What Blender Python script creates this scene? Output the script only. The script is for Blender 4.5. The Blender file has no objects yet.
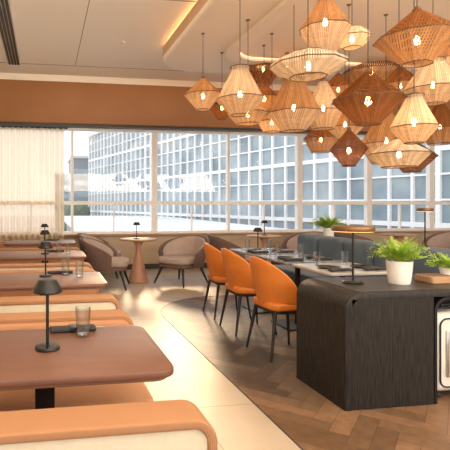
import bpy, bmesh, math, random
from mathutils import Vector, Matrix
random.seed(7)
PI=math.pi
col=bpy.context.scene.collection
TH=math.radians(9.07); SN,CS=math.sin(TH),math.cos(TH)
FPX=470.0; CX0=120.0; HY=204.0; CZ=1.35
def at(px,py,D):
    lat=(px-CX0)/FPX*D
    return Vector((D*SN+lat*CS, D*CS-lat*SN, CZ-(py-HY)*D/FPX))
# ---------------------------------------------------------------- materials
def mat(name,c1,c2=None,rough=.5,metal=0,scale=8,bump=0,bscale=60,stretch=(1,1,1),emit=None,estr=0,coat=0,detail=4,spec=.5):
    m=bpy.data.materials.new(name); m.use_nodes=True
    nt=m.node_tree; N=nt.nodes; L=nt.links; b=N['Principled BSDF']
    tc=N.new('ShaderNodeTexCoord'); mp=N.new('ShaderNodeMapping'); mp.inputs['Scale'].default_value=stretch
    L.new(tc.outputs['Object'],mp.inputs[0])
    nz=N.new('ShaderNodeTexNoise'); nz.inputs['Scale'].default_value=scale; nz.inputs['Detail'].default_value=detail
    L.new(mp.outputs[0],nz.inputs['Vector'])
    cr=N.new('ShaderNodeValToRGB'); c2=c2 or tuple(x*.85 for x in c1)
    cr.color_ramp.elements[0].position=.3; cr.color_ramp.elements[1].position=.7
    cr.color_ramp.elements[0].color=(*c2,1); cr.color_ramp.elements[1].color=(*c1,1)
    L.new(nz.outputs['Fac'],cr.inputs[0]); L.new(cr.outputs[0],b.inputs['Base Color'])
    b.inputs['Roughness'].default_value=rough; b.inputs['Metallic'].default_value=metal
    b.inputs['Coat Weight'].default_value=coat; b.inputs['Specular IOR Level'].default_value=spec
    if emit: b.inputs['Emission Color'].default_value=(*emit,1); b.inputs['Emission Strength'].default_value=estr
    if bump:
        n2=N.new('ShaderNodeTexNoise'); n2.inputs['Scale'].default_value=bscale; L.new(mp.outputs[0],n2.inputs['Vector'])
        bp=N.new('ShaderNodeBump'); bp.inputs['Strength'].default_value=bump; bp.inputs['Distance'].default_value=.01
        L.new(n2.outputs['Fac'],bp.inputs['Height']); L.new(bp.outputs[0],b.inputs['Normal'])
    return m
def weave_mat(name,c1,c2,scale=70,rough=.8,bump=.4):
    m=mat(name,c1,c2,rough=rough); nt=m.node_tree; N=nt.nodes; L=nt.links; b=N['Principled BSDF']
    tc=N.new('ShaderNodeTexCoord'); outs=[]
    for rot in((0,0,.7),(0,0,-.7)):
        mp=N.new('ShaderNodeMapping'); mp.inputs['Rotation'].default_value=rot; L.new(tc.outputs['Object'],mp.inputs[0])
        w1=N.new('ShaderNodeTexWave'); w1.bands_direction='X'; w1.inputs['Scale'].default_value=scale; w1.inputs['Distortion'].default_value=.4; L.new(mp.outputs[0],w1.inputs[0]); outs.append(w1)
    mm=N.new('ShaderNodeMath'); mm.operation='MULTIPLY'; L.new(outs[0].outputs['Fac'],mm.inputs[0]); L.new(outs[1].outputs['Fac'],mm.inputs[1])
    cr=N.new('ShaderNodeValToRGB'); cr.color_ramp.elements[0].color=(*c2,1); cr.color_ramp.elements[1].color=(*c1,1); cr.color_ramp.elements[1].position=.6
    L.new(mm.outputs[0],cr.inputs[0]); L.new(cr.outputs[0],b.inputs['Base Color'])
    bp=N.new('ShaderNodeBump'); bp.inputs['Strength'].default_value=bump; bp.inputs['Distance'].default_value=.003
    L.new(mm.outputs[0],bp.inputs['Height']); L.new(bp.outputs[0],b.inputs['Normal'])
    return m
def shade_mat(name,c1,c2,n=90,thr=.10):
    # fine straight cords; c1 = upper cone, c2 = lower cone
    m=bpy.data.materials.new(name); m.use_nodes=True; nt=m.node_tree; N=nt.nodes; L=nt.links
    for x in list(N): N.remove(x)
    out=N.new('ShaderNodeOutputMaterial'); uv=N.new('ShaderNodeUVMap'); uv.uv_map='UVMap'
    sp=N.new('ShaderNodeSeparateXYZ'); L.new(uv.outputs[0],sp.inputs[0])
    def math_(op,a,b=None,c=None):
        k=N.new('ShaderNodeMath'); k.operation=op
        for i,v in enumerate((a,b,c)):
            if v is None: continue
            if isinstance(v,(int,float)): k.inputs[i].default_value=v
            else: L.new(v,k.inputs[i])
        return k.outputs[0]
    s=math_('MULTIPLY_ADD',math_('SINE',math_('MULTIPLY',sp.outputs['X'],n*2*PI)),.5,.5)
    low=math_('GREATER_THAN',sp.outputs['Y'],1.9995)
    mc=N.new('ShaderNodeMixRGB'); mc.inputs[1].default_value=(*c1,1); mc.inputs[2].default_value=(*c2,1); L.new(low,mc.inputs[0])
    g=math_('MULTIPLY_ADD',math_('SINE',math_('MULTIPLY',sp.outputs['X'],18*2*PI)),.12,.88)
    cr=N.new('ShaderNodeValToRGB'); cr.color_ramp.elements[0].color=(.55,.55,.55,1); cr.color_ramp.elements[1].color=(1,1,1,1)
    cr.color_ramp.elements[0].position=.15; cr.color_ramp.elements[1].position=.7
    L.new(s,cr.inputs[0]); mu=N.new('ShaderNodeMixRGB'); mu.blend_type='MULTIPLY'; mu.inputs[0].default_value=1
    L.new(mc.outputs[0],mu.inputs[1]); L.new(cr.outputs[0],mu.inputs[2])
    m3=N.new('ShaderNodeMixRGB'); m3.blend_type='MULTIPLY'; m3.inputs[0].default_value=1; L.new(mu.outputs[0],m3.inputs[1]); L.new(g,m3.inputs[2])
    d=N.new('ShaderNodeBsdfDiffuse'); t=N.new('ShaderNodeBsdfTranslucent'); tr=N.new('ShaderNodeBsdfTransparent')
    L.new(m3.outputs[0],d.inputs[0]); L.new(m3.outputs[0],t.inputs[0])
    m1=N.new('ShaderNodeMixShader'); m1.inputs[0].default_value=.45; L.new(d.outputs[0],m1.inputs[1]); L.new(t.outputs[0],m1.inputs[2])
    lt=math_('LESS_THAN',s,thr)
    m2=N.new('ShaderNodeMixShader'); L.new(lt,m2.inputs[0]); L.new(m1.outputs[0],m2.inputs[1]); L.new(tr.outputs[0],m2.inputs[2])
    L.new(m2.outputs[0],out.inputs[0]); return m
def brick_floor(name):
    m=mat(name,(.50,.42,.325),(.43,.355,.27),rough=.42,scale=3); nt=m.node_tree; N=nt.nodes; L=nt.links; b=N['Principled BSDF']
    src=b.inputs['Base Color'].links[0].from_socket
    tc=N.new('ShaderNodeTexCoord'); bk=N.new('ShaderNodeTexBrick'); bk.offset=.5
    mp=N.new('ShaderNodeMapping'); mp.inputs['Rotation'].default_value=(0,0,PI/2); mp.inputs['Location'].default_value=(0,.23,0); L.new(tc.outputs['Object'],mp.inputs[0]); L.new(mp.outputs[0],bk.inputs[0])
    bk.inputs['Scale'].default_value=1; bk.inputs['Brick Width'].default_value=1.2; bk.inputs['Row Height'].default_value=.6; bk.inputs['Mortar Size'].default_value=.005
    bk.inputs['Color1'].default_value=(1,1,1,1); bk.inputs['Color2'].default_value=(.93,.93,.93,1); bk.inputs['Mortar'].default_value=(.62,.59,.56,1)
    mx=N.new('ShaderNodeMixRGB'); mx.blend_type='MULTIPLY'; mx.inputs[0].default_value=1
    L.new(src,mx.inputs[1]); L.new(bk.outputs[0],mx.inputs[2]); L.new(mx.outputs[0],b.inputs['Base Color']); return m
def plank_mat(name):
    m=mat(name,(.25,.145,.082),(.185,.105,.058),rough=.42,scale=14,spec=.4); nt=m.node_tree; N=nt.nodes; L=nt.links; b=N['Principled BSDF']
    src=b.inputs['Base Color'].links[0].from_socket
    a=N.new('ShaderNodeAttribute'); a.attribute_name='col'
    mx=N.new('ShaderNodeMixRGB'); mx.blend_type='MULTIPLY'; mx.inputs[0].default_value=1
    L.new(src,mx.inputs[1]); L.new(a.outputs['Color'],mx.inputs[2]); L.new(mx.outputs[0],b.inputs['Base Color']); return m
def thin_mat(name,kind):
    m=bpy.data.materials.new(name); m.use_nodes=True; nt=m.node_tree; N=nt.nodes; L=nt.links
    for x in list(N): N.remove(x)
    out=N.new('ShaderNodeOutputMaterial'); mx=N.new('ShaderNodeMixShader'); tr=N.new('ShaderNodeBsdfTransparent')
    if kind=='glass':
        g=N.new('ShaderNodeBsdfGlossy'); g.inputs['Roughness'].default_value=.02
        fr=N.new('ShaderNodeLayerWeight'); fr.inputs[0].default_value=.25
        mm=N.new('ShaderNodeMath'); mm.operation='MULTIPLY_ADD'; mm.inputs[1].default_value=.75; mm.inputs[2].default_value=.04
        L.new(fr.outputs['Facing'],mm.inputs[0]); L.new(mm.outputs[0],mx.inputs[0])
        tr.inputs[0].default_value=(.93,.95,.95,1)
        L.new(tr.outputs[0],mx.inputs[1]); L.new(g.outputs[0],mx.inputs[2])
    elif kind=='pane':
        g=N.new('ShaderNodeBsdfGlossy'); g.inputs['Roughness'].default_value=.0
        mx.inputs[0].default_value=.02; L.new(tr.outputs[0],mx.inputs[1]); L.new(g.outputs[0],mx.inputs[2])
    else:
        d=N.new('ShaderNodeBsdfTranslucent'); d.inputs[0].default_value=(.88,.76,.59,1)
        d2=N.new('ShaderNodeBsdfDiffuse'); d2.inputs[0].default_value=(.80,.69,.53,1); m3=N.new('ShaderNodeMixShader'); m3.inputs[0].default_value=.45
        L.new(d.outputs[0],m3.inputs[1]); L.new(d2.outputs[0],m3.inputs[2])
        nz=N.new('ShaderNodeTexNoise'); nz.inputs['Scale'].default_value=3
        mm=N.new('ShaderNodeMath'); mm.operation='MULTIPLY_ADD'; mm.inputs[1].default_value=.08; mm.inputs[2].default_value=.70; L.new(nz.outputs['Fac'],mm.inputs[0])
        L.new(mm.outputs[0],mx.inputs[0]); L.new(tr.outputs[0],mx.inputs[1]); L.new(m3.outputs[0],mx.inputs[2])
    L.new(mx.outputs[0],out.inputs[0]); return m
M=dict(
 tile=brick_floor('stone_tile'), plank=plank_mat('herringbone'), under=mat('subfloor',(.07,.042,.025)),
 ceil=mat('ceiling_paint',(.93,.865,.765),(.91,.845,.745),rough=.8,scale=2), raft=mat('raft_paint',(.90,.77,.61),(.88,.75,.59),rough=.7,scale=2),
 raftside=mat('raft_side',(.58,.38,.22),(.53,.34,.195),rough=.6), led=mat('warm_led',(1,.6,.3),emit=(1,.55,.25),estr=8), led2=mat('soft_led',(.9,.7,.5),emit=(1,.66,.38),estr=.9),
 bulk=mat('copper_bulkhead',(.39,.18,.072),(.35,.155,.06),rough=.6,scale=1.5), wall=mat('tan_wall',(.55,.42,.30),(.50,.38,.27),rough=.6,scale=2),
 cream=mat('cream_wall',(.70,.64,.55),rough=.8), white=mat('white_metal',(.86,.86,.85),(.8,.8,.8),rough=.4),
 dark=mat('dark_seam',(.05,.045,.04)), seam=mat('ceiling_seam',(.22,.19,.16)), black=mat('black_metal',(.018,.017,.017),(.012,.012,.012),rough=.35,metal=.4),
 ttop=mat('walnut_top',(.175,.075,.046),(.145,.062,.038),rough=.45,scale=4,stretch=(1,5,1)), tedge=mat('table_edge',(.28,.14,.085),rough=.5),
 weave=weave_mat('orange_weave',(.53,.275,.135),(.29,.135,.06),scale=75,bump=.15), seatf=mat('orange_seat',(.46,.235,.12),(.405,.20,.10),rough=.85,bump=.3,bscale=250,scale=5),
 panel=mat('cream_panel',(.62,.535,.41),(.57,.49,.37),rough=.85,scale=30,bump=.2,bscale=300),
 leather=mat('orange_leather',(.63,.19,.027),(.55,.16,.021),rough=.42,bump=.15,bscale=120), blackleg=mat('black_wood_leg',(.02,.018,.016),rough=.4),
 taupe=mat('taupe_fabric',(.18,.112,.092),(.14,.086,.07),rough=.8,bump=.3,bscale=200), pale=mat('pale_fabric',(.44,.345,.305),(.38,.30,.262),rough=.9,bump=.3,bscale=200),
 copper=mat('cone_wood',(.48,.25,.155),(.41,.21,.13),rough=.5), wood=mat('light_wood',(.44,.26,.14),(.35,.2,.1),rough=.55,scale=6,stretch=(1,10,1)),
 blackwood=mat('black_timber',(.034,.028,.024),(.006,.0055,.005),rough=.46,scale=16,stretch=(7,7,.45),bump=.35,bscale=22,detail=8,spec=.25),
 blacktop=mat('black_oak_top',(.035,.031,.028),(.016,.014,.013),rough=.36,scale=8,stretch=(1,9,1)),
 marble=mat('grey_marble',(.27,.27,.275),(.09,.095,.10),rough=.15,scale=4,detail=8), palemarble=mat('pale_marble',(.58,.56,.53),(.34,.34,.34),rough=.15,scale=4,detail=8),
 blue=mat('slate_velvet',(.105,.15,.20),(.075,.11,.15),rough=.85,scale=3), leaf=mat('leaf',(.46,.62,.08),(.20,.38,.04),rough=.5,scale=20),
 pot=mat('white_ceramic',(.82,.81,.77),rough=.2), soil=mat('soil',(.05,.03,.02),bump=.8), glass=thin_mat('clear_glass','glass'), pane=thin_mat('window_pane','pane'),
 sheer=thin_mat('sheer','sheer'), napkin=mat('charcoal_napkin',(.03,.03,.033),rough=.8,bump=.4), brass=mat('brass',(.22,.12,.05),(.16,.085,.035),rough=.4,metal=.6),
 glow=mat('lamp_glow',(1,.6,.25),emit=(1,.5,.15),estr=2.2), bulb=mat('bulb_glow',(1,.8,.5),emit=(1,.52,.19),estr=52),
 chrome=mat('silver',(.6,.6,.6),rough=.2,metal=.9), shell=mat('suitcase_shell',(.76,.72,.65),rough=.3,coat=.3), rubber=mat('rubber',(.02,.02,.02),rough=.7),
 fglass=mat('facade_glass',(.42,.49,.53),(.20,.27,.32),rough=.25,scale=.35,detail=2,spec=.2), fwhite=mat('facade_white',(.95,.95,.95),rough=.5), froof=mat('facade_roof',(.55,.56,.57)),
 apron=mat('apron_concrete',(.62,.62,.60),(.52,.52,.5),rough=.8,scale=.2), snow=mat('pale_roof',(.88,.88,.87),(.8,.8,.8),rough=.6,scale=.5),
 bld=mat('low_building',(.24,.28,.33),(.15,.18,.22)), foliage=mat('tree_leaf',(.16,.20,.12),(.08,.11,.07),bump=1,bscale=4), trunk=mat('bark',(.12,.08,.05)),
 s_cream=shade_mat('thread_cream',(.86,.71,.53),(.76,.57,.39)), s_tan=shade_mat('thread_tan',(.56,.32,.16),(.84,.66,.47)),
 s_amber=shade_mat('thread_amber',(.34,.145,.052),(.64,.37,.18)), s_brown=shade_mat('thread_brown',(.20,.082,.033),(.32,.14,.058)),
 s_white=shade_mat('thread_white',(.88,.79,.66),(.80,.68,.52),thr=.06), wire=mat('bronze_wire',(.16,.08,.035),rough=.4,metal=.3),
)
# ---------------------------------------------------------------- mesh helpers
def rrect(x0,x1,y0,y1,r,n=6):
    r=max(min(r,(x1-x0)/2-1e-4,(y1-y0)/2-1e-4),1e-4); P=[]
    for cx,cy,a0 in((x1-r,y1-r,0),(x0+r,y1-r,PI/2),(x0+r,y0+r,PI),(x1-r,y0+r,1.5*PI)):
        for i in range(n+1):
            a=a0+PI/2*i/n; P.append((cx+r*math.cos(a),cy+r*math.sin(a)))
    return P
def bridge(bm,rings,cap0=True,cap1=True,closed=True):
    n=len(rings[0])
    for a,b in zip(rings,rings[1:]):
        for i in range(n if closed else n-1):
            j=(i+1)%n
            try: bm.faces.new((a[i],a[j],b[j],b[i]))
            except ValueError: pass
    if cap0: bm.faces.new(rings[0][::-1])
    if cap1: bm.faces.new(rings[-1])
def slab(bm,x0,x1,y0,y1,z0,z1,r=.02,e=.004,n=6,k=1):
    seq=[]
    for i in range(k+1):
        a=PI/2*i/k; seq.append((e*(1-math.sin(a)),z0+e*(1-math.cos(a))))
    for i in range(k+1):
        a=PI/2*i/k; seq.append((e*(1-math.cos(a)),z1-e*(1-math.sin(a))))
    rings=[];vs=[]
    for ins,z in seq:
        ring=[bm.verts.new((x,y,z)) for x,y in rrect(x0+ins,x1-ins,y0+ins,y1-ins,r-ins if r>ins else .002,n)]
        rings.append(ring);vs+=ring
    bridge(bm,rings); return vs
def box(bm,x0,x1,y0,y1,z0,z1,e=0):
    if e: return slab(bm,x0,x1,y0,y1,z0,z1,r=e*1.2,e=e,n=2,k=2)
    v=[bm.verts.new((x,y,z)) for z in(z0,z1) for x,y in((x0,y0),(x1,y0),(x1,y1),(x0,y1))]
    for f in((3,2,1,0),(4,5,6,7),(0,1,5,4),(1,2,6,5),(2,3,7,6),(3,0,4,7)): bm.faces.new([v[i] for i in f])
    return v
def xf(bm,vs,m): bmesh.ops.transform(bm,matrix=m,verts=vs)
def lathe(bm,prof,n=24,c=(0,0,0),cap0=True,cap1=True,uv=False):
    ul=bm.loops.layers.uv.new('UVMap') if uv else None
    rings=[[bm.verts.new((c[0]+r*math.cos(2*PI*i/n),c[1]+r*math.sin(2*PI*i/n),c[2]+z)) for i in range(n)] for r,z in prof]
    if uv:
        for k,(a,b) in enumerate(zip(rings,rings[1:])):
            for i in range(n):
                j=(i+1)%n; f=bm.faces.new((a[i],a[j],b[j],b[i]))
                for l,(u,v) in zip(f.loops,((i/n,k),((i+1)/n,k),((i+1)/n,k+.999),(i/n,k+.999))): l[ul].uv=(u,v)
    else: bridge(bm,rings,cap0,cap1)
    return [v for r in rings for v in r]
def tube(bm,pts,r,n=8,sec=None):
    pts=[Vector(p) for p in pts]; rs=r if isinstance(r,(list,tuple)) else [r]*len(pts); rings=[]
    up=None;vs=[]
    for i,p in enumerate(pts):
        t=(pts[min(i+1,len(pts)-1)]-pts[max(i-1,0)]).normalized()
        if up is None:
            up=Vector((0,0,1)) if abs(t.z)<.9 else Vector((0,1,0))
        s=t.cross(up).normalized(); up=s.cross(t).normalized()
        if sec: ring=[bm.verts.new(p+s*a+up*b) for a,b in sec]
        else: ring=[bm.verts.new(p+s*math.cos(2*PI*k/n)*rs[i]+up*math.sin(2*PI*k/n)*rs[i]) for k in range(n)]
        rings.append(ring);vs+=ring
    bridge(bm,rings); return vs
def torus(bm,R,z,r,n=16,m=5):
    rings=[]
    for i in range(n):
        a=2*PI*i/n; rings.append([bm.verts.new(((R+r*math.cos(2*PI*k/m))*math.cos(a),(R+r*math.cos(2*PI*k/m))*math.sin(a),z+r*math.sin(2*PI*k/m))) for k in range(m)])
    rings.append(rings[0]); bridge(bm,rings,False,False)
def obj(name,bm,m,parent=None,smooth=True,loc=None):
    bmesh.ops.recalc_face_normals(bm,faces=bm.faces[:])
    me=bpy.data.meshes.new(name); bm.to_mesh(me); bm.free()
    if smooth:
        me.shade_smooth()
        try: me.set_sharp_from_angle(angle=math.radians(38))
        except Exception: pass
    me.materials.append(m); o=bpy.data.objects.new(name,me); col.objects.link(o)
    if parent: o.parent=parent
    if loc: o.location=loc
    return o
def tag(o,label,cat,group=None,kind=None):
    o['label']=label; o['category']=cat
    if group:o['group']=group
    if kind:o['kind']=kind
    return o
def thing(name,label,cat,loc=(0,0,0),rz=0,group=None):
    o=bpy.data.objects.new(name,None); col.objects.link(o); o.location=loc; o.rotation_euler=(0,0,rz); o.empty_display_size=.1
    return tag(o,label,cat,group)
def dup(root,loc,rz,label):
    r=root.copy(); col.objects.link(r); r.location=loc; r.rotation_euler=(0,0,rz); r['label']=label
    for ch in list(root.children):
        c=ch.copy(); col.objects.link(c); c.parent=r
        for g in list(ch.children):
            d=g.copy(); col.objects.link(d); d.parent=c
    return r
def struct(name,bm,m,parent=None,smooth=False):
    o=obj(name,bm,m,parent,smooth)
    if not parent:o['kind']='structure'
    return o
B=bmesh.new
# ---------------------------------------------------------------- setting
XL,XR,YW,ZC=-1.1,11.5,9.6,3.9
WB,WX=6.6,1.40
bm=B(); box(bm,XL,XR,-1.5,YW,-.1,-.002); struct('floor',bm,M['tile'])
bm=B(); cl=bm.loops.layers.color.new('col'); w=.115; n=4; c45,s45=math.cos(PI/4),math.sin(PI/4)
def plank(x0,y0,x1,y1):
    g=.012; pts=[(x0+g,y0+g),(x1-g,y0+g),(x1-g,y1-g),(x0+g,y1-g)]
    P=[((x*c45-y*s45)*w+5,(x*s45+y*c45)*w+2) for x,y in pts]
    cx=sum(p[0] for p in P)/4; cy=sum(p[1] for p in P)/4
    if cx<WX-.6 or cx>XR+.4 or cy<-2 or cy>WB+.6: return
    f=bm.faces.new([bm.verts.new((x,y,0)) for x,y in P]); v=random.uniform(.80,1.14)
    for l in f.loops:
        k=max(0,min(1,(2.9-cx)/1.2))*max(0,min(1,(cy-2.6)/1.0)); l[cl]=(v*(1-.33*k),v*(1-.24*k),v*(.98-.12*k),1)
for r in range(-80,95):
    for c in range(-16,17):
        x=r+2*n*c; plank(x,r,x+n,r+1); plank(x-1,r,x,r+n)
CR=1.15; edge=[(WX,-1.5)]
for i in range(19):
    a=PI-PI/2*i/18; edge.append((WX+CR+CR*math.cos(a),WB-CR+CR*math.sin(a)))
edge.append((XR,WB))
for (ax,ay),(bx,by) in zip(edge,edge[1:]):
    dx,dy=bx-ax,by-ay; bmesh.ops.bisect_plane(bm,geom=bm.verts[:]+bm.edges[:]+bm.faces[:],plane_co=(ax,ay,0),plane_no=(-dy,dx,0),clear_outer=True)
for co,no in(((XR,0,0),(1,0,0)),((0,-1.5,0),(0,-1,0))):
    bmesh.ops.bisect_plane(bm,geom=bm.verts[:]+bm.edges[:]+bm.faces[:],plane_co=co,plane_no=no,clear_outer=True)
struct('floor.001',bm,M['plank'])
bm=B(); bm.faces.new([bm.verts.new((x,y,-.001)) for x,y in edge+[(XR,-1.5)]]); struct('floor.002',bm,M['under'])
bm=B(); tube(bm,[(x,y,-.003) for x,y in edge],.006,6); struct('trim_1',bm,M['dark'])
# ceiling
bm=B(); box(bm,XL,XR,-1.5,YW,ZC,ZC+.1); struct('ceiling',bm,M['ceil'])
bm=B()
for x in(.55,): box(bm,x-.005,x+.005,-1.5,8.7,ZC-.002,ZC+.01)
for y in(8.7,5.7,2.7): box(bm,XL,XR,y-.009,y+.009,ZC-.002,ZC+.01)
struct('trim_2',bm,M['seam'])
RF=7.75; RX=1.82
bm=B(); slab(bm,RX,8.6,.2,RF,3.60,3.84,r=.7,e=.05,n=16,k=4); rf=struct('trim_3',bm,M['raft'],smooth=True)
bm=B()
P1=rrect(RX-.004,8.604,.196,RF+.004,.704,16)
ra=[bm.verts.new((x,y,3.65)) for x,y in P1]; rb=[bm.verts.new((x,y,3.80)) for x,y in P1]; bridge(bm,[ra,rb],False,False); struct('side_band',bm,M['raftside'],rf,True)
bm=B(); slab(bm,RX+.18,8.42,.38,RF-.18,3.84,3.90,r=.55,e=.003,n=12); struct('light_strip',bm,M['led'],rf)
bm=B(); P2=rrect(2.6,8.0,.9,7.0,.6,10); P3=rrect(2.8,7.80,1.1,6.80,.4,10)
rc=[bm.verts.new((x,y,3.55)) for x,y in P3]; rb=[bm.verts.new((x,y,3.55)) for x,y in P2]; ra=[bm.verts.new((x,y,3.599)) for x,y in P2]; rd=[bm.verts.new((x,y,3.599)) for x,y in P3]
bridge(bm,[ra,rb,rc,rd],False,False); struct('inner_moulding',bm,M['raft'],rf)
bm=B(); P2=rrect(2.802,7.798,1.102,6.798,.398,10); P3=rrect(2.82,7.78,1.12,6.78,.38,10)
ra=[bm.verts.new((x,y,3.58)) for x,y in P2]; rb=[bm.verts.new((x,y,3.595)) for x,y in P3]; bridge(bm,[ra,rb],False,False); struct('light_strip',bm,M['led2'],rf)
# walls
bm=B(); box(bm,XL-.1,XL,-1.5,YW+.2,0,ZC); struct('wall_left',bm,M['cream'])
bm=B(); box(bm,XR,XR+.1,-1.5,YW+.2,0,ZC); struct('wall_right',bm,M['cream'])
bm=B(); box(bm,XL,XR,YW,YW+.2,0,.70); struct('wall_back',bm,M['wall'])
bm=B(); box(bm,XL,XR,YW-.12,YW+.2,.70,.735,e=.004); struct('trim_4',bm,M['wood'],smooth=True)
bm=B(); box(bm,XL,XR,YW-.25,YW+.2,2.95,3.77,e=.01); struct('trim_5',bm,M['bulk'],smooth=True)
bm=B(); box(bm,XL,XR,YW-.22,YW+.2,3.77,ZC); struct('trim_6',bm,M['ceil'])
bm=B(); box(bm,XL,XR,YW-.2,YW+.1,2.90,2.95); struct('trim_7',bm,M['dark'])
bm=B(); box(bm,XL,XR,YW-.02,YW,0,.1); struct('baseboard_back',bm,M['dark'])
XS=[-1.1,.55,2.27,3.9,5.55,7.25,8.85,10.4,11.5]
for i,(a,b) in enumerate(zip(XS,XS[1:])):
    bm=B(); hl=.06 if a in(2.27,5.55,7.25,8.85) else .025; hr=.06 if b in(2.27,5.55,7.25,8.85) else .025
    box(bm,a+.001,a+hl,YW,YW+.12,.735,2.90); box(bm,b-hr,b-.001,YW,YW+.12,.735,2.90)
    box(bm,a+hl,b-hr,YW,YW+.12,.735,.79); box(bm,a+hl,b-hr,YW,YW+.12,2.85,2.90); box(bm,a+hl,b-hr,YW+.0,YW+.12,1.335,1.41)
    m_=(a+b)/2; box(bm,m_-.012,m_+.012,YW+.02,YW+.1,.79,1.335)
    wdw=struct('window_%d'%(i+1),bm,M['white'])
    bm=B(); box(bm,a+hl,b-hr,YW+.055,YW+.06,.79,2.85); obj('pane',bm,M['pane'],wdw,False)
# curtain
bm=B(); N_=300; rows=[]
for z in(.04,1.5,2.86):
    rows.append([bm.verts.new((-1.05+1.43*i/N_, YW-.14+.04*math.sin(i*.27+.6*math.sin(i*.05))+.012*math.sin(i*.11),z)) for i in range(N_+1)])
bridge(bm,rows,False,False,False)
cu=thing('curtain','sheer cream curtain hanging in folds at the left of the windows','curtain',(0,0,0))
obj('fabric',bm,M['sheer'],cu)
bm=B(); tube(bm,[(-1.05,YW-.14,2.865),(.45,YW-.14,2.865)],.012); obj('rail',bm,M['black'],cu)
# linear air diffuser
t=thing('air_diffuser','long slotted air diffuser in the ceiling above the booths','air vent',(-.55,5.9,ZC))
bm=B(); box(bm,-.13,-.11,-2.9,2.9,-.02,0); box(bm,.11,.13,-2.9,2.9,-.02,0); box(bm,-.11,.11,-2.9,-2.88,-.02,0); box(bm,-.11,.11,2.88,2.9,-.02,0); obj('frame',bm,M['white'],t,False)
for k in range(4):
    bm=B(); box(bm,-.098+.05*k,-.060+.05*k,-2.88,2.88,-.012,-.001); obj('slot',bm,M['dark'],t,False)
for px,py,D,lb in((122,43,7.4,'small round sprinkler plate on the pale ceiling panel'),(101,78,9.2,'small round ceiling plate close to the copper bulkhead')):
    p=at(px,py,D); t=thing('sprinkler',lb,'sprinkler',(p.x,p.y,ZC))
    bm=B(); lathe(bm,[(.0005,-.012),(.04,-.010),(.05,0)],20); obj('plate',bm,M['white'],t)
    bm=B(); lathe(bm,[(.001,-.035),(.012,-.03),(.008,-.012)],12); obj('nozzle',bm,M['chrome'],t)
# ---------------------------------------------------------------- outside
bm=B(); box(bm,-60,150,YW+1,260,-5.2,-5); tag(obj('apron_ground',bm,M['apron'],None,False),'pale concrete apron outside the windows','ground',kind='structure')
bm=B(); box(bm,2.5,15,13,62,-1.0,-.20,e=.05); o=thing('low_roof','flat pale roof just outside the windows below the glass terminal','roof'); obj('roof_slab',bm,M['snow'],o)
bm=B(); box(bm,2.8,14.7,13.3,61.7,-5,-1.0); obj('wall',bm,M['bld'],o,False)
F1=Vector((8.0,84.8,0)); F0=Vector((23.2,22.6,0)); d=(F1-F0).normalized(); F0=F0-d*14
L_=(F1-F0).length; ang=math.atan2(d.y,d.x)
tb=thing('terminal_building','long white glazed terminal building receding outside the windows','building',F0,ang)
bm=B(); box(bm,0,L_,-14,0,-5,13.3); obj('wall',bm,M['froof'],tb,False)
bm=B(); box(bm,-.3,L_+.3,-14.3,.7,13.3,14.0,e=.05); obj('roof_edge',bm,M['fwhite'],tb)
nb=10
for k in range(nb):
    a=L_*k/nb; b=L_*(k+1)/nb
    bm=B(); box(bm,a+.08,b-.08,.001,.06,-4.8,13.2); wv=obj('window',bm,M['fglass'],tb,False)
    bm=B(); nn=5
    for i in range(nn+1):
        x=a+(b-a)*i/nn; hw=.13 if i in(0,nn) else .075; box(bm,x-hw+(.13 if i==0 else 0),x+hw-(.13 if i==nn else 0),.06,.28,-4.8,13.2)
    for j,z in enumerate((-4,-2.0,.1,1.6,3.1,4.6,6.1,7.6,9.1,10.6,12.1)):
        h=.30 if j in(2,5,8) else .11; box(bm,a,b,.06,.24,z-h/2,z+h/2)
    obj('mullion_grid',bm,M['fwhite'],wv,False)
for (px,D,wd,ht,lb) in((66,112,5,8.2,'low grey blue building outside at the curtain edge'),(83,91,4.4,10.2,'dark blue grey block at the far end of the glazed terminal')):
    p=at(px,HY,D); t=thing('distant_building',lb,'building',(p.x,p.y,-5))
    bm=B(); box(bm,-wd/2,wd/2,0,12,0,ht+5); obj('wall',bm,M['bld'],t,False)
    bm=B(); box(bm,-wd/2-.2,wd/2+.2,-.3,12.3,ht+5,ht+5.5); obj('roof',bm,M['froof'],t,False)
    for j in range(4):
        bm=B(); box(bm,-wd/2+.4,wd/2-.4,-.05,0,5.5+2.2*j,6.5+2.2*j); obj('window',bm,M['fglass'],t,False)
def tree(p,h,lb):
    t=thing('tree',lb,'tree',p,0,'distant trees'); bm=B(); tube(bm,[(0,0,0),(0.1,0,h*.5)],[.3,.18]); obj('trunk',bm,M['trunk'],t)
    bm=B(); rr=random.Random(int(h*100))
    for k in range(9):
        r=h*rr.uniform(.16,.24); m=Matrix.Translation((rr.uniform(-1,1)*h*.22,rr.uniform(-1,1)*h*.2,h*rr.uniform(.5,.85)))
        bmesh.ops.create_icosphere(bm,subdivisions=2,radius=r,matrix=m)
    for v in bm.verts: v.co+=Vector([rr.uniform(-1,1)*h*.02 for _ in range(3)])
    obj('crown',bm,M['foliage'],t)
for px,D,h,lb in((78,80,6.6,'taller dark tree outside beside the terminal end'),(70,74,5.5,'lower dark tree outside nearest the curtain edge')):
    p=at(px,HY,D); tree((p.x,p.y,-5),h,lb)
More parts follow.
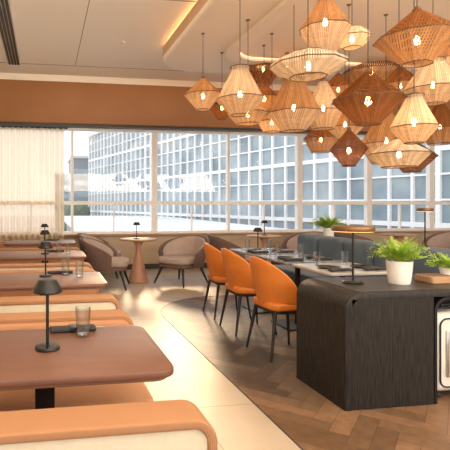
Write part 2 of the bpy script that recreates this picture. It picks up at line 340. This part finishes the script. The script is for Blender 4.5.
# ---------------------------------------------------------------- booths, tables (left)
def bench(y,s,label):
    t=thing('banquette',label,'bench seat',(0,y,0),0,'orange booth benches along the left side')
    x0,x1,zt,r=XL+.03,.52,.70,.06
    a=.016; b=.08
    path=[(x0,0,zt-a),(x0+.5,0,zt-a)]
    for i in range(9):
        an=PI/2-PI/2*i/8; path.append((x1-a-r+r*math.cos(an),0,zt-a-r+r*math.sin(an)))
    path+=[(x1-a,0,.3),(x1-a,0,.03)]
    sec=[(p[0],p[1]) for p in rrect(-b,b,-a,a,.010,4)]
    bm=B(); tube(bm,path,1,sec=sec); obj('woven_rim',bm,M['weave'],t)
    R_=Matrix(((1,0,0,0),(0,0,s,0),(0,1,0,0),(0,0,0,1)))
    bm=B(); vs=slab(bm,x0,x1-a*1.7,.03,zt-a*1.7,-.070,.005,r=.06,e=.004,n=6,k=2); xf(bm,vs,R_); obj('back_panel',bm,M['panel'],t)
    bm=B(); vs=slab(bm,x0,x1-a*1.8,.40,zt-a*1.6,.006,.115,r=.05,e=.022,n=5,k=4); xf(bm,vs,R_); obj('backrest',bm,M['seatf'],t)
    d0,d1=(.09,.40) if s>0 else (-.68,-.09)
    bm=B(); slab(bm,x0,x1-.015,d0,d1,.32,.45,r=.045,e=.028,n=5,k=4); obj('seat',bm,M['seatf'],t)
    bm=B(); box(bm,x0,x1-.06,min(d0,d1)+.05,max(d0,d1)-.02,0,.32,e=.006); obj('base',bm,M['seatf'],t)
    return t
YT=[1.97+1.87*i for i in range(4)]
wn=['nearest the camera','second from the camera','third from the camera','fourth and farthest from the camera']
def lamp_parts(t,h=.29,rs=.062):
    bm=B(); lathe(bm,[(.001,0),(.050,0),(.052,.006),(.048,.014),(.012,.017),(.001,.017)],28); obj('base',bm,M['black'],t)
    bm=B(); lathe(bm,[(.0065,.015),(.0065,h-.045)],12); obj('stem',bm,M['black'],t)
    bm=B(); lathe(bm,[(rs*.93,h-.056),(rs,h-.052),(rs*.98,h-.042),(rs*.66,h-.010),(rs*.58,h-.003),(.001,h)],32,cap0=False)
    lathe(bm,[(rs*.93,h-.056),(rs*.5,h-.018),(.001,h-.013)],32,cap0=False); sh=obj('shade',bm,M['black'],t)
    bm=B(); lathe(bm,[(.001,h-.042),(.018,h-.040),(.018,h-.028),(.001,h-.028)],16); obj('diffuser',bm,M['glow'],sh)
def tumbler(loc,label,h=.13,r=.036,group='water tumblers'):
    t=thing('tumbler',label,'glass',loc,0,group)
    bm=B(); lathe(bm,[(.001,0),(r*.8,0),(r,h),(r*.93,h),(r*.74,.012),(.001,.012)],24); obj('glass_body',bm,M['glass'],t); return t
def napkin(loc,rz,label):
    t=thing('napkin_roll',label,'napkin',loc,rz,'dark napkin rolls')
    bm=B(); slab(bm,-.11,.11,-.032,.032,0,.022,r=.012,e=.010,k=3); obj('cloth',bm,M['napkin'],t)
    bm=B(); box(bm,-.018,.018,-.034,.034,-.0,.0245,e=.002); obj('band',bm,M['black'],t)
    bm=B(); box(bm,.09,.15,-.006,.004,.008,.012); obj('fork_handle',bm,M['chrome'],t)
    return t
for i,y in enumerate(YT):
    bench(y-.53,1,['cream-backed orange woven bench in the foreground, cut by the bottom edge','orange bench with cream back seen behind the first booth, second of its kind','orange bench seen from behind at the third booth table','orange bench seen from behind at the farthest booth table'][i])
    bench(y+.83,-1,['orange bench facing the camera behind the nearest walnut table','orange bench facing the camera behind the second walnut table','orange bench facing the camera behind the third walnut table','orange bench facing the camera nearest the curtain'][i])
    t=thing('booth_table','rectangular walnut booth table with rounded corners, '+wn[i],'table',(0,y,0),0,'walnut booth tables')
    bm=B(); slab(bm,-.62,.475,-.33,.325,.722,.75,r=.07,e=.006,n=8,k=2); obj('tabletop',bm,M['ttop'],t)
    bm=B(); slab(bm,-.60,.455,-.31,.305,.706,.722,r=.06,e=.004,n=8); obj('edge_band',bm,M['tedge'],t)
    bm=B(); box(bm,-.04,.04,-.03,.03,.02,.706,e=.004); obj('pedestal',bm,M['black'],t)
    bm=B(); slab(bm,-.28,.28,-.09,.14,0,.02,r=.03,e=.004); obj('foot_plate',bm,M['black'],t)
    ly=[.0,.10,.0,-.05][i]
    t=thing('table_lamp',['small black cordless table lamp on the nearest walnut table','small black lamp on the second walnut table','small black lamp on the third walnut table','small black lamp on the farthest booth table'][i],'lamp',(.01-.005*i,y+ly,.75),0,'black cordless table lamps'); lamp_parts(t)
    tumbler((.17,y+.16,.75),['clear water glass beside the lamp on the nearest walnut table','clear glass just right of the lamp on the second walnut table','clear glass just right of the lamp on the third walnut table','clear glass on the farthest booth table'][i],h=.135)
    napkin((.13,y+.26,.75),.06,['charcoal napkin roll at the back edge of the nearest walnut table','charcoal napkin roll on the second walnut table','charcoal napkin roll on the third walnut table','charcoal napkin roll on the farthest booth table'][i])
    if i in(1,2): tumbler((.28,y+.02,.75),['clear glass near the right end of the second walnut table','clear glass near the right end of the third walnut table'][i-1])
# ---------------------------------------------------------------- chairs
def shellmesh(bm,R,sx,sy,th,z0,zb,za,amax,flare,N=28,Mr=7,p=1.0,tuck=.10):
    cols=[]
    for i in range(N+1):
        u=-1+2*i/N; a=u*amax; top=za+(zb-za)*(max(0,math.cos(u*PI/2))**p)
        loop=[]
        def P(r,z): return bm.verts.new((-math.cos(a)*r*sx,math.sin(a)*r*sy,z))
        for j in range(Mr+1):
            tt=j/Mr; z=z0+(top-th*.4-z0)*tt; loop.append(P(R*(1+flare*((z-z0)/(zb-z0))-tuck*(1-tt)**2),z))
        rt=R*(1+flare*((top-z0)/(zb-z0)))
        loop.append(P(rt-th*.25,top)); loop.append(P(rt-th*.75,top))
        for j in range(Mr,-1,-1):
            tt=j/Mr; z=z0+(top-th*.4-z0)*tt; loop.append(P(R*(1+flare*((z-z0)/(zb-z0))-tuck*(1-tt)**2)-th,z))
        cols.append(loop)
    bridge(bm,cols)
def orange_chair():
    t=thing('dining_chair','orange leather dining chair nearest the black counter','chair',(0,0,0),0,'orange leather dining chairs')
    bm=B(); shellmesh(bm,.205,1.0,1.08,.028,.44,.88,.60,math.radians(100),.30,N=32,p=.8,tuck=.12); obj('backrest',bm,M['leather'],t)
    bm=B(); slab(bm,-.18,.25,-.21,.21,.42,.49,r=.08,e=.022,n=6,k=3); obj('seat',bm,M['leather'],t)
    bm=B(); slab(bm,-.16,.22,-.19,.19,.395,.42,r=.07,e=.004); obj('seat_frame',bm,M['blackleg'],t)
    for x,y,tx,ty in((-.14,-.17,-.21,-.22),(-.14,.17,-.21,.22),(.18,-.17,.23,-.22),(.18,.17,.23,.22)):
        bm=B(); tube(bm,[(x,y,.41),(tx,ty,0)],[.018,.010],10); obj('leg',bm,M['blackleg'],t)
    return t
oc=orange_chair(); oc.location=(2.10,3.98,0); oc.rotation_euler=(0,0,.05)
dup(oc,(2.13,4.76,0),.0,'orange leather dining chair in the middle of the row of three')
dup(oc,(2.17,5.45,0),-.04,'orange leather dining chair farthest from the black counter in the row of three')
def lounge():
    t=thing('lounge_chair','x','armchair',(0,0,0),0,'taupe barrel lounge chairs')
    bm=B(); shellmesh(bm,.38,1.0,1.08,.04,.30,.80,.54,math.radians(108),.20,p=.75); obj('shell',bm,M['taupe'],t)
    bm=B(); slab(bm,-.28,.36,-.31,.31,.35,.46,r=.17,e=.04,n=6,k=4); obj('seat_cushion',bm,M['pale'],t)
    bm=B(); slab(bm,-.27,.33,-.29,.29,.29,.35,r=.14,e=.01,n=6); obj('seat_frame',bm,M['taupe'],t)
    bm=B(); shellmesh(bm,.335,1.0,1.08,.035,.42,.785,.53,math.radians(101),.18,p=.75,tuck=.06); obj('inner_cushion',bm,M['pale'],t)
    for x,y,tx,ty in((-.22,-.22,-.32,-.32),(-.22,.22,-.32,.32),(.24,-.22,.34,-.32),(.24,.22,.34,.32)):
        bm=B(); tube(bm,[(x,y,.30),(tx,ty,0)],[.026,.014],10); obj('leg',bm,M['blackleg'],t)
    return t
lc=lounge(); lc.location=(1.00,7.62,0); lc.rotation_euler=(0,0,-.25); lc['label']='taupe barrel chair left of the round table near the booths'
dup(lc,(2.30,7.75,0),PI+.6,'taupe barrel chair right of the brown cone pedestal table')
dup(lc,(1.05,8.80,0),-.25,'taupe barrel chair by the sill behind the left round table')
dup(lc,(3.35,8.05,0),-.2,'taupe barrel chair behind the farthest orange chair')
dup(lc,(5.00,8.5,0),PI+.4,'taupe barrel chair at the window right of the second round table')
dup(lc,(6.0,8.3,0),.2,'taupe barrel chair at the window behind the blue banquette')
dup(lc,(7.95,8.3,0),PI+.1,'taupe barrel chair at the window far right')
def cone_table(loc,label):
    t=thing('round_table',label,'table',loc,0,'round cone pedestal tables')
    bm=B(); lathe(bm,[(.001,.72),(.31,.72),(.325,.73),(.325,.742),(.315,.75),(.001,.75)],40); obj('tabletop',bm,M['wood'],t)
    bm=B(); lathe(bm,[(.001,0),(.18,0),(.185,.01),(.17,.03),(.05,.5),(.045,.60),(.10,.72),(.001,.72)],36); obj('cone_pedestal',bm,M['copper'],t)
    return t
cone_table((1.60,8.0,0),'round wooden table on a brown cone pedestal between the two left barrel chairs')
cone_table((4.15,8.45,0),'round wooden table at the window between the middle barrel chairs')
cone_table((6.98,8.4,0),'round wooden table at the window between the right barrel chairs')
t=thing('table_lamp','small black lamp on the round cone pedestal table at left','lamp',(1.57,8.0,.75),0,'black cordless table lamps'); lamp_parts(t)
t=thing('table_lamp','small black lamp on the round table at the window centre','lamp',(4.15,8.45,.75),0,'black cordless table lamps'); lamp_parts(t)
# ---------------------------------------------------------------- dining tables
def dtable(x0,x1,y0,y1,m,label):
    cx,cy=(x0+x1)/2,(y0+y1)/2; t=thing('dining_table',label,'table',(cx,cy,0),0,'stone topped dining tables'); a,b=(x1-x0)/2,(y1-y0)/2
    bm=B(); slab(bm,-a,a,-b,b,.725,.75,r=.03,e=.004,n=4); obj('tabletop',bm,m,t)
    bm=B(); lathe(bm,[(.03,.015),(.03,.70)],16); obj('pedestal',bm,M['black'],t)
    bm=B(); box(bm,-.18,.18,-.18,.18,.70,.725); obj('support_plate',bm,M['black'],t,False)
    bm=B(); slab(bm,-.22,.22,-.22,.22,0,.015,r=.03,e=.004); obj('foot_plate',bm,M['black'],t)
DT=[(2.44,3.12,3.72,4.40,M['palemarble'],'pale marble topped dining table nearest the black counter'),(2.44,3.12,4.52,5.20,M['marble'],'dark stone dining table in the middle beside the orange chairs'),
    (2.44,3.12,5.32,6.0,M['marble'],'dark stone dining table at the far end beside the orange chairs'),(4.25,4.95,4.75,5.45,M['marble'],'dark stone table behind the blue banquette carrying a disc lamp'),
    (4.0,4.6,6.2,6.8,M['marble'],'dark stone table behind the blue banquette carrying a potted plant')]
for a in DT: dtable(*a)
pos=['nearest pale marble table','middle dark stone table','far dark stone table']
for i,(x0,x1,y0,y1,_,_) in enumerate(DT[:3]):
    for k,xx in enumerate((x0+.17,x1-.17)):
        t=thing('plate','black plate on the %s side of the %s'%(('chair','banquette')[k],pos[i]),'plate',(xx,y0+.3,.75),0,'black side plates')
        bm=B(); lathe(bm,[(.001,0),(.06,0),(.105,.014),(.103,.018),(.06,.006),(.001,.006)],32); obj('dish',bm,M['black'],t)
        tumbler((xx+(.02,-.02)[k],y0+.52,.75),'clear tumbler on the %s side of the %s'%(('chair','banquette')[k],pos[i]))
        napkin((xx,y0+.12,.75),.1+PI*k,'charcoal napkin roll on the %s side of the %s'%(('chair','banquette')[k],pos[i]))
t=thing('table_lamp','small black lamp on the far dark stone dining table','lamp',(2.78,5.85,.75),0,'black cordless table lamps'); lamp_parts(t)
# blue banquette
t=thing('banquette','slate blue cushioned banquette behind the stone dining tables','bench seat',(3.17,5.05,0))
y0,y1=-1.35,1.35
bm=B(); slab(bm,.02,.55,y0,y1,.30,.47,r=.05,e=.035,k=4); obj('seat',bm,M['blue'],t)
bm=B(); box(bm,.06,.52,y0+.04,y1-.04,0,.30,e=.005); obj('base',bm,M['blackwood'],t)
nc=5
for k in range(nc):
    a=y0+(y1-y0)*k/nc; b=y0+(y1-y0)*(k+1)/nc
    bm=B(); slab(bm,.45,.67,a+.006,b-.006,.44,.92,r=.08,e=.07,n=6,k=6); obj('back_cushion',bm,M['blue'],t)
bm=B(); slab(bm,.64,.70,y0,y1,.02,.82,r=.02,e=.01,k=2); obj('back_panel',bm,M['blue'],t)
# ---------------------------------------------------------------- black counter
t=thing('service_counter','black timber counter with waterfall rounded end and open niche','counter',(1.93,2.79,0))
def arch(x0,x1,z0,z1,r,n=8):
    P=[(x0,z0)]
    for i in range(n+1):
        a=PI-PI/2*i/n; P.append((x0+r+r*math.cos(a),z1-r+r*math.sin(a)))
    for i in range(n+1):
        a=PI/2-PI/2*i/n; P.append((x1-r+r*math.cos(a),z1-r+r*math.sin(a)))
    P.append((x1,z0)); return P
def ring(P,y): return [bm.verts.new((x,y,z)) for x,z in P]
TOPZ=.77
bm=B(); A=arch(0,1.85,0,TOPZ,.12,12); A2=arch(.045,1.805,0,TOPZ-.045,.075,12)
e_=.014
o0,o1=ring(A,e_),ring(A,.60); i0,i1=ring(A2,0),ring(A2,.60); of=ring(arch(.005,1.845,0,TOPZ-.005,.116,12),.004); og=ring(arch(.014,1.836,0,TOPZ-.014,.108,12),.0)
for a_,b_ in((og,of),(of,o0),(o0,o1),(o1,i1),(i1,i0),(i0,og)):
    for k in range(len(a_)-1): bm.faces.new((a_[k],a_[k+1],b_[k+1],b_[k]))
for q in(0,-1): bm.faces.new((og[q],of[q],o0[q],o1[q],i1[q],i0[q]))
obj('waterfall_top',bm,M['blackwood'],t)
bm=B(); box(bm,.12,1.73,.014,.59,TOPZ+.0001,TOPZ+.0025); obj('top_surface',bm,M['blacktop'],t,False)
bm=B(); slab(bm,.0455,.655,.0,.58,.002,TOPZ-.0455,r=.004,e=.001); obj('front_panel',bm,M['blackwood'],t,False)
bm=B(); A=arch(.665,1.80,.0,TOPZ-.05,.10); A2=arch(.685,1.78,.0,TOPZ-.07,.08)
o0,o1=ring(A,.005),ring(A,.55); i0,i1=ring(A2,.005),ring(A2,.55)
for a_,b_ in((o0,o1),(o1,i1),(i1,i0),(i0,o0)):
    for k in range(len(a_)-1): bm.faces.new((a_[k],a_[k+1],b_[k+1],b_[k]))
obj('niche_frame',bm,M['black'],t)
bm=B(); box(bm,.69,1.775,.552,.58,0.002,TOPZ-.05); obj('niche_back',bm,M['blackwood'],t,False)
CT=TOPZ+.0025
# suitcase
t=thing('suitcase','cream hard-shell suitcase with black rim standing in the counter niche','suitcase',(2.645,2.84,0))
bm=B(); slab(bm,0,.40,0,.23,.05,.60,r=.05,e=.045,n=6,k=5); obj('shell',bm,M['shell'],t)
bm=B(); P=rrect(.035,.365,.09,.56,.05,6); tube(bm,[(x,-.001,z) for x,z in P]+[(P[0][0],-.001,P[0][1])],.006); obj('front_seam',bm,M['rubber'],t)
bm=B(); box(bm,.075,.10,-.012,.004,.16,.48,e=.003); obj('side_handle',bm,M['chrome'],t)
bm=B(); P=rrect(-.003,.403,.047,.603,.05,6); tube(bm,[(x,.115,z) for x,z in P]+[(P[0][0],.115,P[0][1])],.009); obj('zip_band',bm,M['rubber'],t)
for x in(.05,.35):
    for y in(.045,.185):
        bm=B(); vs=lathe(bm,[(.001,-.012),(.023,-.012),(.025,0),(.023,.012),(.001,.012)],18); xf(bm,vs,Matrix.Translation((x,y,.026))@Matrix.Rotation(PI/2,4,'Y')); obj('wheel',bm,M['rubber'],t)
bm=B(); tube(bm,[(.15,.115,.60),(.15,.115,.63),(.25,.115,.63),(.25,.115,.60)],.007); obj('handle',bm,M['rubber'],t)
def disclamp(loc,h,r,label):
    t=thing('disc_lamp',label,'lamp',loc,0,'bronze disc lamps')
    bm=B(); lathe(bm,[(.001,0),(.07,0),(.072,.01),(.06,.02),(.001,.02)],28); obj('base',bm,M['black'],t)
    bm=B(); lathe(bm,[(.008,.02),(.008,h-.03)],12); obj('stem',bm,M['black'],t)
    bm=B(); lathe(bm,[(r*.98,h-.040),(r,h-.036),(r,h-.008),(r*.97,h-.002),(.03,h+.002),(.001,h+.002)],40,cap0=False); sh=obj('shade',bm,M['brass'],t)
    bm=B(); lathe(bm,[(.001,h-.044),(r*.93,h-.043),(r*.93,h-.035),(.001,h-.035)],40); obj('diffuser',bm,M['glow'],sh)
disclamp((2.22,3.12,CT),.42,.145,'bronze disc lamp with black stem standing on the black counter')
disclamp((4.6,5.1,.75),.55,.09,'small bronze disc lamp on the dark stone table behind the blue banquette')
# plants
def frond(bm,az,el,ln,seed,lw):
    rr=random.Random(seed); p=Vector((math.cos(az)*.02,math.sin(az)*.02,0)); e=el; n=14; dirh=Vector((math.cos(az),math.sin(az),0)); side=Vector((-math.sin(az),math.cos(az),0)); prev=p
    for k in range(n):
        st=ln/n; nx=prev+dirh*math.cos(e)*st+Vector((0,0,math.sin(e)*st)); e-=rr.uniform(.02,.12)
        wq=.0008; v=[bm.verts.new(q) for q in(prev-side*wq,prev+side*wq,nx+side*wq,nx-side*wq)]; bm.faces.new(v)
        if k>2:
            L=lw*(1-abs(k/n-.6)*1.1)*rr.uniform(.7,1.25)
            for s in(-1,1):
                dv=(side*s*rr.uniform(.5,1)+(nx-prev).normalized()*rr.uniform(.2,.8)+Vector((0,0,rr.uniform(-.5,.6)))).normalized(); wv=(nx-prev).normalized()*L*.28
                a=nx; v=[bm.verts.new(q) for q in(a,a+dv*L*.5+wv,a+dv*L,a+dv*L*.5-wv)]; bm.faces.new(v)
        prev=nx
def plant(loc,rp,hp,nf,ln,lw,label,e0=.75,e1=1.5):
    t=thing('potted_plant',label,'plant',loc)
    bm=B()
    lathe(bm,[(.001,0),(rp*.78,0),(rp*.82,.006),(rp*.90,hp*.4),(rp,hp),(rp*.92,hp),(rp*.88,hp*.85),(.001,hp*.85)],36); obj('pot',bm,M['pot'],t)
    bm=B(); lathe(bm,[(.001,hp*.85),(rp*.86,hp*.86),(.001,hp*.90)],20); obj('soil',bm,M['soil'],t)
    bm=B()
    for k in range(nf): frond(bm,2*PI*k*.618,random.uniform(e0,e1),ln*random.uniform(.5,1.05),k+int(rp*1000),lw)
    bmesh.ops.translate(bm,verts=bm.verts[:],vec=(0,0,hp*.85)); obj('foliage',bm,M['leaf'],t,False)
plant((2.55,3.06,CT),.088,.165,170,.225,.022,'bright green fern in a white pot on the black counter',.75,1.6)
plant((4.22,6.5,.75),.08,.24,110,.30,.04,'green plant on the table by the window beyond the blue banquette',.7,1.55)
t=thing('wooden_block','light wooden tray block at the right end of the black counter','tray',(2.89,3.08,CT))
bm=B(); slab(bm,-.13,.16,-.09,.09,0,.05,r=.02,e=.005); obj('block_body',bm,M['wood'],t)
bm=B(); slab(bm,-.11,.14,-.07,.07,.05,.054,r=.02,e=.001); obj('inlay',bm,M['tedge'],t)
plant((2.96,3.08,CT+.054),.05,.05,90,.14,.022,'low green fern on the light wooden block at the right edge',.6,1.5)
# ---------------------------------------------------------------- pendants
T={'diamond':[(.10,1),(.14,.97),(1,.47),(.38,.04),(.36,0)],
   'lantern':[(.20,1),(.24,.96),(1,.36),(.58,.03),(.54,0)],
   'flare':[(.40,1),(.36,.93),(1,.33),(.44,.02),(.40,0)],
   'drum':[(.16,1),(.92,.56),(1,.47),(.62,.05),(.58,0)],
   'disc':[(.45,1),(.98,.62),(1,.5),(.98,.38),(.5,0)],
   'hour':[(.55,1),(.26,.72),(.95,.34),(.36,0)]}
PEN=[(203,94,6.2,38,32,'diamond','s_tan','small tan woven pendant at the far left of the cluster'),
(240,91,5.6,48,48,'flare','s_cream','cream woven pendant second from the left of the cluster'),
(263,67,6.3,44,36,'diamond','s_brown','dark brown woven pendant upper left above the cream one'),
(222,106,7.0,28,26,'diamond','s_brown','small brown woven pendant low at the left behind the cream one'),
(248,113,6.9,40,22,'drum','s_cream','pale drum-like woven pendant low at the left'),
(264,97,6.9,28,28,'diamond','s_amber','small amber woven pendant between cream pendants at the left'),
(325,17,4.3,52,76,'hour','s_tan','tall tan hourglass pendant high at the top centre'),
(308,65,5.0,72,24,'disc','s_white','wide flat white woven disc pendant at centre'),
(294,104,5.2,54,54,'flare','s_tan','tan lantern pendant just below the white disc'),
(272,121,6.2,28,22,'drum','s_tan','small tan pendant hanging low left of centre'),
(323,105,5.8,38,48,'lantern','s_cream','slim cream pendant below and right of the white disc'),
(321,138,6.5,34,28,'drum','s_amber','small amber pendant hanging low at centre'),
(349,148,5.4,36,36,'diamond','s_brown','small brown striped pendant hanging lowest at centre'),
(368,98,4.7,68,52,'diamond','s_brown','wide dark brown diamond pendant right of centre'),
(372,72,5.9,56,32,'drum','s_amber','amber pendant above the wide dark brown diamond'),
(345,122,6.4,34,34,'flare','s_tan','tan pendant half hidden behind the wide brown diamond'),
(417,37,4.1,78,54,'diamond','s_amber','wide amber diamond pendant high at the right'),
(414,119,4.5,44,48,'flare','s_cream','cream lantern pendant low at the right'),
(386,137,5.2,50,52,'lantern','s_tan','tan lantern pendant low right of centre'),
(433,82,4.9,54,44,'flare','s_cream','cream pendant below the wide amber diamond'),
(440,124,5.5,40,40,'lantern','s_amber','amber pendant at the right edge'),
(399,153,6.2,56,28,'drum','s_white','pale wide pendant low at the right'),
(412,156,7.0,46,32,'diamond','s_brown','dark brown pendant lowest at the right'),
(352,38,6.8,34,20,'disc','s_white','small pale disc pendant high behind the centre'),
(400,84,6.4,38,32,'drum','s_amber','amber pendant behind the cluster between the wide brown diamond and the right edge'),
(287,66,7.0,34,26,'diamond','s_tan','small tan pendant behind the left end of the white disc'),
(443,60,5.9,36,34,'drum','s_tan','tan pendant behind the wide amber diamond at the right edge'),
(338,88,7.2,32,26,'drum','s_amber','small amber pendant deep in the middle of the cluster')]
Ds=[p[2] for p in PEN]
def cost(i,D):
    p=PEN[i]; c=at(p[0],p[1],D); R=p[3]/2*D/FPX; k=.02*(D-p[2])**2
    for j,q in enumerate(PEN):
        if j==i: continue
        c2=at(q[0],q[1],Ds[j]); R2=q[3]/2*Ds[j]/FPX
        o=min(R+R2+.03-abs(c.x-c2.x),R+R2+.03-abs(c.y-c2.y))
        if o>0: k+=o*4+.3
    return k
for it in range(12):
    for i in range(len(PEN)):
        Ds[i]=min([3.7+.04*k for k in range(100)]+[Ds[i]],key=lambda D:cost(i,D))
for (px,py,_,wp,hp,ty,mt,lb),D in zip(PEN,Ds):
    c=at(px,py,D); R=wp/2*D/FPX; H=hp*D/FPX
    t=thing('pendant_lamp',lb,'pendant lamp',(c.x,c.y,c.z-H/2),random.uniform(0,1),'woven thread pendants')
    prof=[(r*R,z*H) for r,z in T[ty]]
    bm=B(); lathe(bm,prof,9,uv=True); sh=obj('shade',bm,M[mt],t,False)
    for r,z in (prof[0],max(prof),prof[-1]):
        bm=B(); torus(bm,r*1.004,z,.005,9); obj('wire_ring',bm,M['wire'],sh)
    inside=RX<c.x<8.6 and c.y<RF; zc=(3.60 if inside else ZC)-(c.z-H/2)
    bm=B(); lathe(bm,[(.0035,H),(.0035,zc)],8); obj('cord',bm,M['black'],t)
    bm=B(); lathe(bm,[(.001,H+.03),(.014,H+.028),(prof[0][0]+.004,H),(prof[0][0]+.004,H-.008)],16,cap1=False); obj('cap',bm,M['wire'],t)
    bm=B(); lathe(bm,[(.022,zc-.012),(.025,zc)],20); obj('ceiling_rose',bm,M['wire'],t)
    bm=B(); lathe(bm,[(.001,H*.42-.03),(.015,H*.42-.024),(.024,H*.42),(.017,H*.42+.022),(.010,H*.42+.04),(.001,H*.42+.04)],14); obj('bulb',bm,M['bulb'],t)
# ---------------------------------------------------------------- light
wd=bpy.data.worlds.new('sky'); bpy.context.scene.world=wd; wd.use_nodes=True; nt=wd.node_tree; bg=nt.nodes['Background']
tc=nt.nodes.new('ShaderNodeTexCoord'); sp=nt.nodes.new('ShaderNodeSeparateXYZ'); cr=nt.nodes.new('ShaderNodeValToRGB')
nt.links.new(tc.outputs['Generated'],sp.inputs[0]); nt.links.new(sp.outputs['Z'],cr.inputs[0]); nt.links.new(cr.outputs[0],bg.inputs[0])
cr.color_ramp.elements[0].position=.0; cr.color_ramp.elements[0].color=(1,.94,.84,1); cr.color_ramp.elements[1].position=.6; cr.color_ramp.elements[1].color=(.84,.90,1,1)
bg.inputs[1].default_value=1.4
s=bpy.data.lights.new('sun','SUN'); s.energy=1.3; s.color=(1,.72,.44); s.angle=math.radians(7); so=bpy.data.objects.new('sun',s); col.objects.link(so)
az=math.radians(15); el=math.radians(17); dr=Vector((math.sin(az)*math.cos(el),math.cos(az)*math.cos(el),math.sin(el)))
so.rotation_euler=dr.to_track_quat('Z','Y').to_euler(); so.location=(5,20,10)
def area(loc,sx,sy,en,c,rot=(0,0,0)):
    a=bpy.data.lights.new('area','AREA'); a.shape='RECTANGLE'; a.size=sx; a.size_y=sy; a.energy=en; a.color=c; o=bpy.data.objects.new('added_fill',a); col.objects.link(o); o.location=loc; o.rotation_euler=rot
area((1.0,.6,3.8),3,1.6,25,(1,.82,.62)); area((5,2.5,3.45),4,3,60,(1,.80,.58)); area((.6,5.5,3.85),1.5,5,35,(1,.82,.62))  # soft fill lamps added to brighten the room, no fixtures behind them
area((3.5,-1.2,2.3),8,1.4,430,(1,.84,.66),(math.radians(144),0,0))  # unseen fill added behind the camera, tilted up to lift the ceiling
# ---------------------------------------------------------------- camera
cd=bpy.data.cameras.new('cam'); cd.sensor_width=36; cd.lens=36*FPX/450; cd.shift_x=(225-CX0)/450; cd.shift_y=-(225-HY)/450
co=bpy.data.objects.new('camera',cd); col.objects.link(co); co.location=(0,0,CZ); co.rotation_euler=(PI/2,0,-TH); cd.clip_end=500
bpy.context.scene.camera=co
bpy.context.scene.view_settings.view_transform='Standard'
bpy.context.scene.view_settings.look='None'
bpy.context.scene.view_settings.exposure=.38
